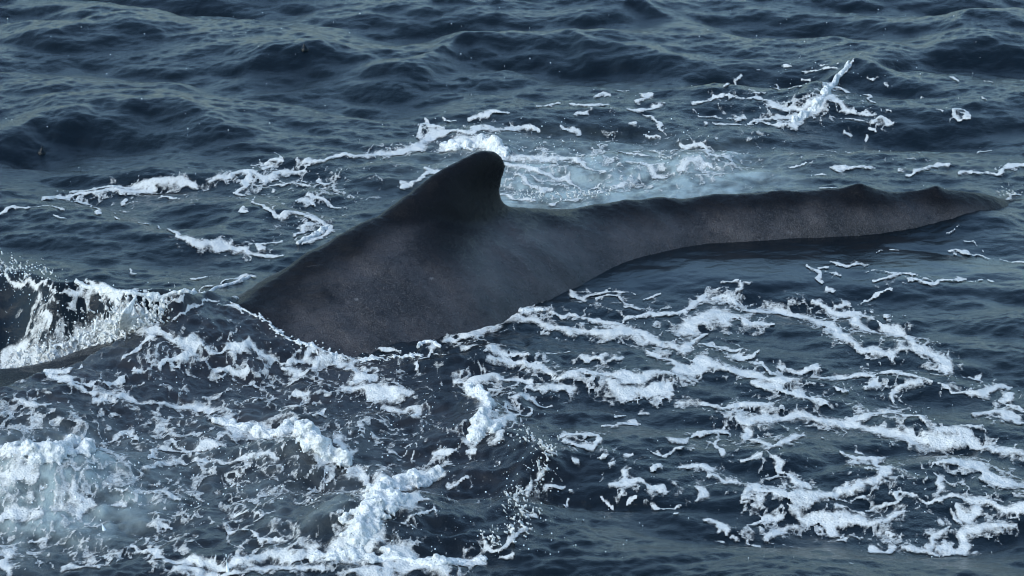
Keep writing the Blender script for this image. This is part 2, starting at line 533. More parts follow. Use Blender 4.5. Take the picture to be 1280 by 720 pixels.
def crest(pts, h, wf_, wb, trough=0.0):
    """a travelling wave: steep front towards -Y, long back; pts traced along its crest"""
    h *= 0.5; wf_ *= 1.25; wb *= 1.3
    P = np.array([at_z(u, v, h * 0.9)[:2] for u, v in pts])
    L = P[-1, 0] - P[0, 0]; e = 0.28 * L
    i0, i1 = np.searchsorted(xs, [P[0, 0] - e, P[-1, 0] + e])
    j0, j1 = np.searchsorted(ys, [P[:, 1].min() - 4 * wf_ - 1.5, P[:, 1].max() + 4 * wb])
    x, y = X[j0:j1, i0:i1], Y[j0:j1, i0:i1]
    yc = np.interp(x, P[:, 0], P[:, 1]) + 0.10 * und(x * 0.8, x * 0.3)
    tp = smooth(P[0, 0] - e, P[0, 0] + e, x) * smooth(P[-1, 0] + e, P[-1, 0] - e, x)
    d = y - yc
    pr = np.where(d < 0, np.exp(-np.abs(d / wf_) ** 1.4), np.exp(-np.abs(d / wb) ** 1.25))
    tr = np.exp(-((d + 2.1 * wf_) / (1.1 * wf_)) ** 2)
    Z[j0:j1, i0:i1] += tp * (h * pr - trough * tr)


crest([(505, 82), (545, 58), (600, 44), (680, 43), (760, 54), (830, 64)], 0.26, 0.32, 0.75, 0.05)
crest([(-20, 172), (60, 146), (130, 127), (190, 121), (240, 131), (275, 142)], 0.24, 0.34, 0.7, 0.04)
crest([(20, 52), (110, 36), (200, 24)], 0.16, 0.3, 0.6)
crest([(300, 78), (350, 66), (420, 70)], 0.14, 0.3, 0.6)
crest([(200, 186), (270, 178), (330, 184)], 0.13, 0.25, 0.5)
crest([(1060, 92), (1130, 70), (1200, 58), (1300, 62)], 0.20, 0.35, 0.7)
crest([(720, 14), (800, 6), (860, 20), (900, 30)], 0.2, 0.35, 0.8)
crest([(1190, 30), (1300, 12)], 0.2, 0.35, 0.8)
crest([(1000, 112), (1045, 92), (1070, 82), (1110, 92)], 0.20, 0.28, 0.35)
crest([(560, 190), (600, 178), (640, 186)], 0.12, 0.25, 0.3)
crest([(-40, 330), (60, 344), (120, 358), (165, 366), (230, 366), (300, 350)], 0.80, 0.34, 0.40, 0.20)
crest([(840, 205), (880, 195), (920, 202)], 0.12, 0.3, 0.4)
crest([(240, 298), (300, 275), (380, 268)], 0.10, 0.3, 0.5)
crest([(850, 520), (930, 503), (1000, 512)], 0.07, 0.22, 0.35)
crest([(950, 575), (1010, 555), (1080, 572)], 0.07, 0.3, 0.4)
crest([(720, 640), (790, 625), (860, 640)], 0.06, 0.25, 0.35)
crest([(1080, 360), (1180, 372), (1290, 400)], 0.08, 0.4, 0.5)


def mound(u, v, rx, ry, h):
    p = at_z(u, v, h * 0.5)
    i0, i1 = np.searchsorted(xs, [p[0] - 3 * rx, p[0] + 3 * rx]); j0, j1 = np.searchsorted(ys, [p[1] - 3 * ry, p[1] + 3 * ry])
    x, y = X[j0:j1, i0:i1], Y[j0:j1, i0:i1]
    Z[j0:j1, i0:i1] += h * np.exp(-((x - p[0]) / rx) ** 2 - ((y - p[1]) / ry) ** 2)


mound(90, 590, 0.45, 0.5, 0.20); mound(20, 590, 0.3, 0.45, 0.16); mound(375, 565, 0.40, 0.45, 0.15); mound(470, 650, 0.5, 0.6, 0.13)
mound(600, 520, 0.25, 0.45, 0.13); mound(420, 690, 0.9, 0.7, 0.08); mound(660, 600, 0.2, 0.9, 0.07); mound(600, 440, 0.5, 0.5, 0.08)
mound(1235, 272, 0.35, 0.4, 0.07); mound(760, 470, 0.8, 0.6, 0.06); mound(900, 340, 1.2, 0.8, 0.05)

# churned water: over the whale's back on the left, and the wake behind the fin
LX, LY = np.meshgrid([0], [0])


def blob(u, v, rx, ry):
    p = at_z(u, v, 0.05)
    return np.exp(-((X - p[0]) / rx) ** 2 - ((Y - p[1]) / ry) ** 2)


churn = np.clip(blob(100, 600, 1.3, 2.2) + blob(360, 600, 1.5, 2.4) + blob(420, 500, 1.2, 1.4) + blob(560, 620, 0.9, 2.2) + 0.7 * blob(750, 210, 1.2, 1.3) + 0.5 * blob(700, 430, 1.4, 1.2), 0, 1)
core = SPX < 0.05
Z += np.where(core, churn * 0.012 * turb.bil(turb.h, X, Y), 0)

# water sheet over the back: left of the crease that runs from the ridge to the flank's waterline
crs = np.array([at_y(262, 366, 27.75)[:2] + [0, 0.0], at_y(290, 371, 27.42)[:2], at_y(330, 393, 27.2)[:2], at_y(372, 420, 26.95)[:2], at_y(440, 432, 26.85)[:2], at_y(530, 444, 26.85)[:2], at_y(640, 445, 26.9)[:2]])
ycr = np.interp(X, crs[:, 0], crs[:, 1])
# beyond the ridge on the left the sheet ends a little behind the back line
yl = np.interp(X, sx, sy) + 0.22
lim = np.where(X < crs[0, 0], yl, ycr)
mask = smooth(0.05, -0.05, Y - lim) * (X < 0.3)
WT = np.where(core, whale_top(X, Y), -9.0)
filmz = WT + 0.022 + 0.010 * np.clip(turb(X * 1.3 + 3, Y * 1.3), -1.0, 2) + 0.004 * turb(X * 2.7, Y * 2.7 + 2)
filmz = np.maximum(filmz, WT + 0.006)
k_ = 0.06
hh = np.clip(0.5 + 0.5 * (filmz - Z) / k_, 0, 1)
smax = Z * (1 - hh) + filmz * hh + k_ * hh * (1 - hh)
Z = np.where(WT > -3, Z * (1 - mask) + np.maximum(smax, Z) * mask, Z)
_r = np.where(WT > -3, np.exp(-((X + 2.35) / 0.5) ** 2 - ((Y - 26.95) / 0.45) ** 2), 0) * mask * 0.07
Z = Z + _r
film = np.where(WT > -3, np.exp(-np.clip(Z - WT, 0, 5) / 0.42), 0) * mask
film = np.clip(film + 0.75 * (np.clip(blob(250, 600, 1.6, 1.6) + blob(480, 540, 1.1, 1.6), 0, 1)) * (1 - mask * 0.0), 0, 1)

aer = 0.85 * blob(70, 600, 0.62, 0.75) + 0.5 * blob(20, 640, 0.5, 0.8) + 0.5 * blob(120, 640, 0.4, 0.5)
aer = aer + 1.0 * blob(700, 218, 0.85, 1.0) + 0.95 * blob(885, 214, 0.6, 0.8) + 0.40 * blob(650, 235, 0.5, 0.6) + 0.85 * blob(800, 218, 0.6, 0.8)
aer = aer + 0.15 * blob(330, 560, 0.6, 0.7) + 0.18 * blob(400, 640, 0.5, 0.8) + 0.35 * blob(60, 450, 0.5, 0.35) + 0.3 * blob(230, 395, 0.3, 0.3) + 0.2 * blob(600, 190, 0.5, 0.6)
aer = np.clip(aer * (0.85 + 0.25 * turb(X, Y)), 0, 1)

nx, ny = len(xs), len(ys)
idx = np.arange(nx * ny).reshape(ny, nx)
quads = np.stack([idx[:-1, :-1], idx[:-1, 1:], idx[1:, 1:], idx[1:, :-1]], -1).reshape(-1, 4)
sea = mesh_obj('sea', np.stack([X, Y, Z], -1).reshape(-1, 3), quads, M_WATER)
attr(sea, 'film', film); attr(sea, 'calm', slickw); attr(sea, 'aeration', aer)
tag(sea, 'dark navy sea with short choppy waves', None, kind='structure')


def sea_z(x, y):
    x = np.asarray(x, float); y = np.asarray(y, float)
    i = np.clip(np.searchsorted(xs, x) - 1, 0, nx - 2); j = np.clip(np.searchsorted(ys, y) - 1, 0, ny - 2)
    a = (x - xs[i]) / (xs[i + 1] - xs[i]); b = (y - ys[j]) / (ys[j + 1] - ys[j])
    return (Z[j, i] * (1 - a) + Z[j, i + 1] * a) * (1 - b) + (Z[j + 1, i] * (1 - a) + Z[j + 1, i + 1] * a) * b


YR = np.linspace(21.5, 44, 1500)


def at_sea(u, v):
    """where the traced point lies on the water surface"""
    d = ray(u, v)
    px = d[0] / d[1] * YR; pz = CAM_H + d[2] / d[1] * YR
    hit = np.nonzero(pz <= sea_z(px, YR))[0]
    k = hit[0] if len(hit) else len(YR) - 1
    return np.array([px[k], YR[k], sea_z(px[k], YR[k])])


# ------------------------------------------------------------------ floating foam (traced streaks: tile origin + enlarged coordinates, half width)
TILE = {'A': (0, 0), 'B': (425, 0), 'C': (850, 0), 'D': (0, 240), 'E': (425, 240), 'F': (850, 240), 'G': (0, 478), 'H': (425, 478), 'I': (850, 478)}
TS = 430 / 1279.0
FOAM = {
 'behind': """
A 270,715,10 400,700,12 520,705,14 600,690,14 680,680,16 730,690,14
A 780,665,8 860,655,12 930,640,14 960,650,18 990,670,22 1030,650,18 1080,635,16 1130,625,8
A 985,620,6 1040,605,5 1030,580,8 1015,570,6
A 1140,590,8 1190,600,10 1230,590,12 1279,575,12
A 930,650,8 910,690,10 890,720,12
A 1010,690,6 1080,690,8 1130,700,6
A 1190,675,10 1230,690,10
B 0,575,10 100,580,14 200,575,20 280,555,20 300,530,18 360,510,14 420,490,10 500,490,10 560,480,14 620,475,10 680,480,10 740,500,8
B 300,490,10 310,460,8 350,480,10 390,485,8
B 390,450,6 440,450,5
B 500,440,8 550,425,10 620,415,6
B 380,560,30 440,540,36 520,540,32 600,555,30 630,600,20
B 640,590,18 720,590,14 790,590,14 850,600,10 900,630,8 980,640,8
B 640,620,14 720,630,12 800,640,10 840,670,12 870,700,10 900,715,8
B 320,625,14 350,640,14 330,670,12 290,690,8 220,705,6
B 740,400,5 790,390,9 830,385,7
B 870,385,6 920,395,14 990,390,10
B 940,355,7 1000,360,8
B 900,430,7 935,420,7
B 1020,340,4 1070,340,4
B 1110,375,8 1150,365,12 1130,345,8
B 1080,405,10 1140,410,12 1190,395,8
B 1150,430,6 1190,460,7 1215,490,6
B 835,470,9 870,485,9 850,495,6
B 1065,475,6 1095,475,5
B 1130,505,5 1180,510,4
B 1050,565,6 1110,575,8 1160,580,5
B 1230,580,8 1270,545,8
B 1090,610,12 1150,640,14 1200,650,10
B 1040,690,8 1065,685,8
B 940,710,8 990,700,6
B 660,660,8 700,690,8 760,705,8
C 0,620,14 40,600,14 80,585,12 130,605,12
C 0,550,14 70,550,8 110,575,10 180,580,8
C 130,525,7 140,528,6
D 870,5,8 920,20,6
D 1115,45,12 1150,40,14 1180,65,6
D 1150,5,8 1220,30,10 1279,50,8
D 940,40,8 990,55,10 1030,85,12 1080,95,14 1140,95,14 1180,110,10 1210,130,16 1180,165,16 1130,190,14 1110,205,8
D 1110,170,10 1120,140,8 1130,130,5
E 600,20,8 680,30,10 740,30,8
E 800,40,6 900,35,5
""",
 'slick': """
D 580,130,4 640,150,8 700,170,12 750,190,16 820,205,18 900,215,18 960,225,12 1050,238,5
D 980,205,8 1060,195,5
D 885,62,6 930,72,5
D 480,290,5 480,315,7 520,318,4
D 720,325,4 780,318,4
D 840,335,6 900,320,9 940,312,7
D 600,385,3 680,385,4 760,362,5 820,350,4
""",
 'left': """
D 0,100,6 60,65,10 120,55,7 200,55,8 260,70,5
D 210,90,6 260,95,7
D 170,25,9 240,25,12 310,12,10 380,15,8
D 390,5,10 470,5,14 560,8,12
D 590,15,8 650,30,5
D 310,35,6 330,60,5 370,75,5
D 440,90,5 450,105,4
D 440,45,7 450,48,6
D 490,120,5 560,122,4
""",
 'cap': """
C 632,240,5 605,265,7 585,300,8 560,325,8 545,350,14 525,380,18 500,415,14 460,440,12 410,470,14 330,460,10 250,465,8
C 560,320,8 620,340,10 680,360,10 740,385,6
C 545,365,14 600,400,12 660,415,10 740,420,6
C 530,370,12 450,400,12 380,400,14 340,385,12 280,375,7 210,370,4 120,375,3 30,395,6
C 480,415,10 430,440,12 390,445,10 340,440,10 280,460,7
C 40,420,5 100,425,7 150,435,6
C 200,440,12 240,440,9
C 100,460,7 160,465,12 220,462,8
C 385,255,6 410,250,5
C 450,255,4 500,252,5 560,260,6
C 520,235,4 575,240,4
C 170,330,5 195,305,8 225,295,6
C 330,320,5 380,330,7 440,325,4
C 440,290,6 470,305,6
C 285,275,4 320,270,4
C 280,350,4 320,350,5
C 560,430,5 620,445,6 690,455,5
C 715,455,6 750,440,8 785,455,6
C 700,490,7 725,500,5
C 620,510,7 630,515,6
C 690,520,5 700,535,5
C 1000,415,6 1040,410,8 1075,430,8 1040,435,6 1000,415,6
C 1020,297,6 1040,305,8
C 1155,305,5 1165,305,5
C 1130,370,7 1145,370,6
C 885,365,6 900,368,5
C 705,288,6 725,295,4
C 760,312,5 800,322,3
C 930,410,5 960,415,5
C 760,410,6 800,412,5
C 575,635,14 620,630,14 660,630,8 715,630,7
C 495,655,7 535,650,6
C 530,690,6 570,695,5
C 410,630,5 480,610,4
C 820,630,8 870,645,8 930,625,10 980,625,7
C 1050,645,8 1120,640,12 1180,650,10 1230,630,14 1279,610,8
C 1100,570,5 1140,565,6
C 630,568,6 640,566,5
""",
 'breaker': """
D 245,330,4 330,345,7 400,365,9 470,375,12 500,370,18 540,385,10 600,390,6
D 0,320,5 80,315,7 140,325,6 210,345,6 290,360,6 380,385,5 440,385,8
D 600,465,12 560,485,26 500,500,34 440,520,34 380,550,32 300,590,32 220,635,32 120,655,34 0,680,44
D 150,380,4 190,385,6 210,390,4
D 230,408,3 270,415,4
D 150,480,6 200,490,8
D 0,620,20 60,640,30 110,650,24
""",
 'wash': """
D 560,520,18 620,530,12 680,545,14 720,590,18 680,600,16 640,620,10 610,640,8
D 720,580,16 780,600,12 850,590,10 900,580,16 930,560,12
D 930,570,14 990,600,18 1050,640,18 1100,620,16 1150,600,14 1180,580,8
D 1050,660,10 1120,670,12 1200,640,12 1279,650,20
D 860,390,4 900,420,7 950,450,6 1000,475,6 1060,510,6 1130,540,5 1279,565,5
D 640,465,5 700,440,5 760,405,4 800,395,4
D 810,420,6 880,450,12 890,470,8
D 300,640,8 240,665,12 190,675,10 260,700,14
D 510,660,8 550,660,6
D 250,715,8 350,710,8 470,705,8
D 800,670,8 860,690,8 930,680,8
D 560,550,8 500,600,6 440,630,6
E 0,565,6 60,580,7 130,580,8 200,595,8
E 290,580,6 310,555,6 350,560,6 370,575,8 310,585,8
E 30,650,20 90,680,24 150,700,24 60,700,24
E 280,640,8 340,600,8 400,610,6
G 60,60,12 130,75,16 200,85,8
G 250,10,8 330,50,8
G 360,70,20 400,70,24 460,80,14 520,85,14 600,75,16 660,70,18 700,90,20 760,110,18
G 10,250,50 60,250,40 150,260,34 220,240,30 285,225,40 330,250,24
G 20,360,30 90,350,30 150,345,16
G 130,420,30 150,480,26 90,500,20 20,500,16
G 270,400,14 300,430,12 360,440,10 300,490,16
G 420,430,14 460,450,10 480,480,8
G 360,195,8 430,195,10 490,200,10 530,230,6
G 540,270,10 640,265,14 700,250,10 740,235,12 800,230,10
G 540,320,24 620,310,20 680,300,14 760,290,8 900,300,14 1000,290,16 1060,290,14
G 640,215,6 700,230,6 740,265,6
G 780,150,20 850,160,30 910,190,30 960,180,20 1020,200,20 1060,180,40 1090,170,40 1140,210,40 1180,250,40 1230,270,30 1279,250,24
G 960,80,6 1000,55,5 1020,60,5
G 1040,110,8 1090,90,8
G 1110,30,10 1140,40,10
G 1180,120,14 1220,105,12
G 100,600,8 170,595,10
G 480,630,8 540,640,8 600,650,10
G 580,560,8 640,555,8
G 590,430,12 640,450,12 680,465,8
G 880,490,6 930,480,8 980,495,5 1050,505,4
G 840,560,4 900,570,5 960,580,5 1050,600,4
G 620,670,20 700,660,24 780,655,16 900,660,14 1000,670,14 1100,660,14 1160,640,24 1230,620,28 1279,590,30
G 230,690,20 300,690,18 380,695,10
G 20,640,24 60,660,24 40,700,20
G 620,700,18 700,700,16 900,695,12 1050,700,16 1200,698,16
H 480,30,24 530,60,34 550,110,40 530,160,40 500,200,34 470,230,20
H 600,80,20 640,130,16 620,170,20 570,220,20
H 640,70,10 720,75,14 800,85,8
H 640,125,8 700,120,10
H 160,100,20 220,110,20 290,95,22 280,140,14
H 20,40,30 100,30,34 180,40,24 250,40,20
H 345,265,8 400,250,10 440,240,8
H 470,285,10 510,275,10
H 370,330,20 300,350,30 220,380,50 140,370,40 120,420,50 220,440,60 300,440,30
H 100,500,50 60,540,50 120,520,40
H 40,590,60 100,590,50
H 400,370,14 420,365,10 470,352,8
H 340,480,8 280,510,10 220,520,6
H 180,650,30 240,660,30 330,670,24 420,670,24 500,660,24 540,660,12
H 60,690,14 140,690,20 250,700,24 380,700,20
H 690,190,8 740,220,10 790,270,8
H 770,350,12 720,400,10 660,430,12
H 700,490,10 720,510,12
H 690,555,10 600,600,12 540,600,10
H 650,630,8 600,620,8
H 560,330,6 590,310,6
H 0,220,24 20,260,24 60,240,10
H 0,320,30 50,340,20 80,370,12
""",
 'lace': """
E 410,520,6 450,470,8 500,455,10 560,430,12 620,435,16 680,445,14 720,435,10 760,440,8
E 430,560,14 480,530,18 540,500,22 600,475,24 660,480,18 720,490,14 780,500,14 850,520,16 920,530,16 990,530,20 1040,510,24 1100,520,20 1160,540,18 1220,580,16 1279,600,16
E 480,580,16 540,570,16 580,590,14 620,600,14 700,600,10 780,595,8 860,595,6
E 850,380,10 900,400,12 930,390,8 1000,380,6 1100,375,5
E 950,420,6 1000,400,8 1060,430,5 1120,435,5
E 1130,400,4 1190,385,5
E 770,450,8 840,465,8 940,475,6 1060,480,8 1120,470,8 1200,460,8 1279,450,8
E 560,640,12 640,620,10 700,650,14 740,670,12 830,690,14 900,670,16 960,680,18 1020,690,18 1080,680,14 1140,690,14 1279,690,12
E 440,720,16 500,700,18 560,690,14 640,690,12 720,710,12
E 1140,600,10 1200,620,10 1279,640,10
E 900,630,8 960,620,8 1040,610,8
F 0,450,8 60,410,12 110,400,8
F 0,530,30 60,480,34 130,460,34 200,465,30 270,490,22 350,495,10
F 0,590,22 40,560,20 90,530,20
F 150,420,10 210,415,10
F 210,440,6 300,445,20 380,445,24 450,465,24 520,495,26 560,510,24 600,540,22 650,575,18 720,590,20 780,610,22
F 500,420,8 550,435,12 620,460,18 680,490,20 730,515,10
F 570,445,14 700,465,14 760,490,16 810,530,18 850,570,20 900,590,20 950,610,20 1000,640,14 940,650,8
F 780,600,20 820,580,18 870,580,18
F 800,620,12 800,650,8
F 80,575,14 140,580,16 200,585,8
F 200,605,14 220,620,12 290,595,5
F 0,660,30 60,650,24 130,645,14 200,670,16 270,690,16 350,700,14 430,715,8
F 260,640,7 310,640,7 350,680,8
F 400,665,10 450,650,12 500,645,8
F 520,690,8 580,675,14 650,685,10 720,690,12 790,680,12 850,690,12 920,700,10 1000,715,8
F 1060,670,8 1100,690,6
F 170,345,5 220,335,12 240,360,8 220,375,6
F 220,335,6 260,345,6
F 540,370,6 580,368,5
F 600,420,6 640,420,5
F 660,415,3 720,390,4 770,378,4
F 760,460,4 830,468,4
H 570,30,8 600,22,8
H 700,25,10 760,15,14 830,25,10 880,35,12
H 980,10,16 1040,30,24 1110,30,24 1180,40,16 1240,35,14
H 830,195,8 890,190,8 950,210,10 950,235,10 900,230,10 850,210,8
H 1000,175,8 1050,160,12 1105,155,10
H 1010,130,6 1050,125,6
H 1120,130,8 1160,128,8
H 980,325,10 1010,305,14 1030,285,8
H 1000,390,10 1050,380,14 1110,380,8 1160,400,6 1220,400,8
H 1050,380,12 1040,345,12
H 790,400,10 850,400,8
H 905,405,6 915,406,6
H 875,420,5 890,420,5
H 1120,315,4 1180,312,8
H 1180,240,4 1210,275,8 1230,260,5 1279,245,5
H 1240,220,14 1279,215,12
H 960,275,8 1000,268,6
H 1045,270,6 1075,268,5
H 860,305,7 900,303,6
H 1170,455,8 1220,460,5 1279,475,4
H 830,462,5 850,462,5
H 880,508,5 890,508,5
H 990,450,4 1010,450,4
H 1070,465,6 1095,466,5
H 1260,498,5 1279,498,5
I 0,70,18 80,80,14 150,90,12 220,85,10 300,90,12 345,100,8
I 250,5,10 320,15,20 400,30,24 460,50,22 520,70,16 550,75,6
I 220,145,8 280,140,18 350,145,26 420,140,22 500,135,20 580,150,24 660,165,26 740,185,28 800,205,28 850,225,28
I 620,130,12 700,115,16 780,115,16 860,125,12 890,135,6
I 850,200,28 950,215,26 1040,225,20 1120,250,14 1180,260,14 1279,280,26
I 950,165,16 1010,170,18 1060,200,14
I 1020,160,5 1090,170,6 1140,200,5
I 250,180,20 260,220,20 320,230,22 400,210,16 460,200,12
I 0,215,8 60,195,8 110,190,12 160,190,12 200,215,8 250,225,10
I 160,220,8 170,260,10
I 0,330,5 60,320,16 110,325,12 145,335,6
I 215,288,8 270,285,10
I 300,270,6 310,300,8 340,325,12 390,355,14 440,380,12 500,400,10
I 770,290,16 740,320,16 700,350,18 660,380,16 610,410,14 560,430,12
I 600,280,6 650,290,10 700,290,18 750,290,16
I 640,255,8 690,270,10
I 240,410,20 280,380,18 300,420,24 350,430,16 420,440,18 480,435,18 540,430,14
I 300,370,8 350,358,6
I 230,430,10 270,450,10
I 400,470,14 450,480,22 450,510,18 520,520,18 600,520,18 680,520,16 760,515,14 820,500,8 870,488,5
I 240,535,5 300,530,6 360,510,12 390,495,10
I 320,580,10 380,555,16 430,550,14
I 500,540,12 560,555,14 620,540,16
I 590,475,7 640,485,7 690,495,7
I 700,480,6 740,460,8 770,450,6
I 770,440,5 850,435,6 940,428,7
I 935,410,14 960,370,16 940,345,14 960,320,16 1000,300,14 1060,300,14 1120,310,16 1170,340,20 1220,370,24 1279,380,30
I 940,430,8 1020,430,12 1080,445,22 1140,465,18 1200,470,12 1279,460,24
I 1000,480,10 1040,510,24 1080,520,22 1100,500,20
I 970,490,6 1010,530,8 1050,540,8
I 1240,550,7 1180,550,14 1120,575,14 1060,580,16 1020,600,14 970,610,8
I 980,555,8 960,590,10 930,610,10
I 690,630,12 740,628,16 790,620,10
I 840,620,12 890,628,14 960,622,8
I 95,515,6 140,540,8 175,545,12 160,565,8
I 80,585,8 130,600,6
I 170,590,8 200,600,8
I 230,595,6 285,610,5
I 20,385,6 60,395,12 100,420,20 60,440,14 40,460,8
I 130,370,9 170,365,8 220,370,8
I 690,30,14 720,15,20 745,0,14
I 800,80,4 810,50,10 850,25,10 900,5,8
I 560,25,5 610,48,5
I 890,110,4 930,90,4
I 1010,30,8 1080,40,14 1140,55,18 1200,30,10 1240,20,6
I 1180,90,12 1230,60,14
I 1100,130,12 1170,120,12 1250,140,12 1279,145,8
I 1210,100,6 1279,110,6
I 540,215,6 560,230,5
I 855,345,5 870,345,4
I 875,412,5 895,412,4
I 770,570,5 830,572,4
I 590,595,8 620,596,6
I 625,683,5 640,684,4
I 400,605,3 440,605,3
""",
 'tail': """
F 450,270,6 490,285,10 515,305,12 530,340,6
F 515,290,8 560,285,5
F 540,305,4 610,310,4
F 585,270,8 630,275,12 660,260,12 700,270,6
F 700,295,4 760,305,5 800,318,10 740,338,7 720,335,6
F 800,320,8 860,308,6
F 830,335,8 920,335,9 1000,330,8 1070,328,4
F 880,315,4 930,325,4
F 1080,335,4 1140,342,3 1200,352,3
F 965,230,2.5 1080,238,3 1180,248,4 1279,262,5
F 735,227,3 830,229,3
F 1040,195,3 1090,200,4 1130,225,3
F 1000,160,3 1060,150,3
F 1190,35,7 1240,15,10 1279,20,8
""",
}
FLABEL = {
 'behind': 'curling white foam streaks and froth on the water behind the dorsal fin',
 'slick': 'smooth crescent of white foam on calm water beyond the sloping back',
 'left': 'thin broken foam streaks on open water far from the whale, beyond the breaking wave',
 'cap': 'radiating white foam of the small far whitecap beyond the tail stock',
 'breaker': 'frothy white foam in the trough between the breaking wave and the whale back',
 'wash': 'churned white foam washing over the whale back just under the water',
 'lace': 'wide lacy net of white foam on dark water below the flank',
 'tail': 'thin scraps of white foam on smooth dark water under the tail stock',
}
fx = np.arange(-5.1, 5.1, 0.0082)
fy = [22.4]
while fy[-1] < 40.5: fy.append(fy[-1] + 0.0165 + (fy[-1] - 22.4) / 18 * 0.010)
fy = np.array(fy)
FX, FY = np.meshgrid(fx.astype(np.float32), fy.astype(np.float32))
YW = 0.40                                     # streaks are drawn out along the line of sight of the wake
wA = Field(1024, 9.1, band(0.12, 0.9, 1.5), 41); wB = Field(1024, 9.1, band(0.12, 0.9, 1.5), 42)
wC = Field(1024, 6.3, band(0.03, 0.16, 1.2), 43); wD = Field(1024, 6.3, band(0.03, 0.16, 1.2), 44)
PX = FX + 0.026 * wA(FX, FY * 0.6) + 0.005 * wC(FX, FY * 0.6)
PY = FY * YW + 0.018 * wB(FX, FY * 0.6) + 0.004 * wD(FX, FY * 0.6)
names = list(FOAM)
dens = np.zeros(FX.shape, np.float32); own = np.zeros(FX.shape, np.int8)
seg_all = []
for gi, g in enumerate(names):
    for line in FOAM[g].strip().splitlines():
        tl_, *pts = line.split()
        ox, oy = TILE[tl_]
        P = []
        for p in pts:
            a, b, c = map(float, p.split(','))
            u, v = ox + a * TS, oy + b * TS
            q = at_sea(u, v)
            P.append((q[0], q[1] * YW, (c * TS * (1.34 if g == 'lace' else 1.1) + 0.35) * q[1] / CP / F_PX * 1.0))
        for (x0, y0, r0), (x1, y1, r1) in zip(P[:-1], P[1:]):
            r = max(r0, r1)
            if math.hypot(x1 - x0, y1 - y0) > 1.2: continue
            m = 2.1 * r + 0.13
            i0, i1 = np.searchsorted(fx, [min(x0, x1) - m, max(x0, x1) + m])
            j0, j1 = np.searchsorted(fy, [(min(y0, y1) - m) / YW, (max(y0, y1) + m) / YW])
            if i1 <= i0 or j1 <= j0: continue
            qx, qy = PX[j0:j1, i0:i1] - x0, PY[j0:j1, i0:i1] - y0
            ex, ey = x1 - x0, y1 - y0
            h = np.clip((qx * ex + qy * ey) / (ex * ex + ey * ey + 1e-9), 0, 1)
            d = np.hypot(qx - h * ex, qy - h * ey) / (r0 + (r1 - r0) * h)
            val = np.clip(1 - 0.5 * d, 0, 1)
            up = val > dens[j0:j1, i0:i1]
            dens[j0:j1, i0:i1][up] = val[up]; own[j0:j1, i0:i1][up] = gi
# envelope: a blurred copy, for stray flecks and thin lace near the streaks
fr = np.fft.rfft2(np.clip(dens - 0.25, 0, 1))
ky = np.fft.fftfreq(len(fy)) * 2 * math.pi; kx = np.fft.rfftfreq(len(fx)) * 2 * math.pi
env = np.fft.irfft2(fr * np.exp(-0.5 * ((ky[:, None] * 9) ** 2 + (kx[None] * 16) ** 2)), s=dens.shape)
nA = Field(1024, 8.3, band(0.10, 0.7, 1.4), 51)(FX, FY * 0.55)
nB = Field(1024, 5.9, band(0.025, 0.14, 1.1), 52)(FX, FY * 0.6)


def worley(x, y, cell, seed):
    r = np.random.default_rng(seed); n = 64
    jx, jy = r.random((n, n)), r.random((n, n))
    cx, cy = np.floor(x / cell).astype(int), np.floor(y / cell).astype(int)
    f1 = np.full(x.shape, 9.0, np.float32); f2 = f1.copy()
    for a in (-1, 0, 1):
        for b in (-1, 0, 1):
            ii, jj = cx + a, cy + b
            d = np.hypot(ii + jx[jj % n, ii % n] - x / cell, jj + jy[jj % n, ii % n] - y / cell).astype(np.float32)
            f2 = np.minimum(f2, np.maximum(f1, d)); f1 = np.minimum(f1, d)
    return f1, f2


wx, wy = FX + 0.05 * wA(FX * 1.3, FY * 0.8), FY * 0.5 + 0.05 * wB(FX * 1.3, FY * 0.8)
f1, f2 = worley(wx, wy, 0.115, 61)
web = np.exp(-((f2 - f1) / 0.16) ** 2)
g1, g2 = worley(wx, wy, 0.05, 62)
web2 = np.exp(-((g2 - g1) / 0.2) ** 2)
long_ = np.isin(own, [names.index(q) for q in ('behind', 'left', 'slick', 'tail')])
flat = dens + np.where(long_, 0.035, 0.07) * nA + 0.02 * nB
flat += np.where(dens < 0.75, 0.08 * (web - 0.45) + 0.02 * (web2 - 0.4), 0.0) * smooth(0.2, 0.4, dens)
o1, o2 = worley(FX + 0.02 * wA(FX, FY), FY * 0.42, 0.17, 64)
sel = Field(512, 8.0, band(0.3, 1.2, 1.0), 65)(FX, FY * 0.5)
flat -= 0.45 * smooth(0.36, 0.16, o1 + 0.07 * sel) * smooth(-0.3, 0.5, sel + 0.3) * (dens < 0.93) * ~long_
# thin veils of bubbles: close round the streaks, and spread over the churned wash
h1, h2 = worley(wx * 0.9 + 0.03 * wA(FX * 0.7, FY * 0.5), wy, 0.25, 63)
webL = np.exp(-((h2 - h1) / 0.13) ** 2)


def fblob(u, v, rx, ry):
    p = at_sea(u, v)
    return np.exp(-((FX - p[0]) / rx) ** 2 - ((FY - p[1]) / ry) ** 2)


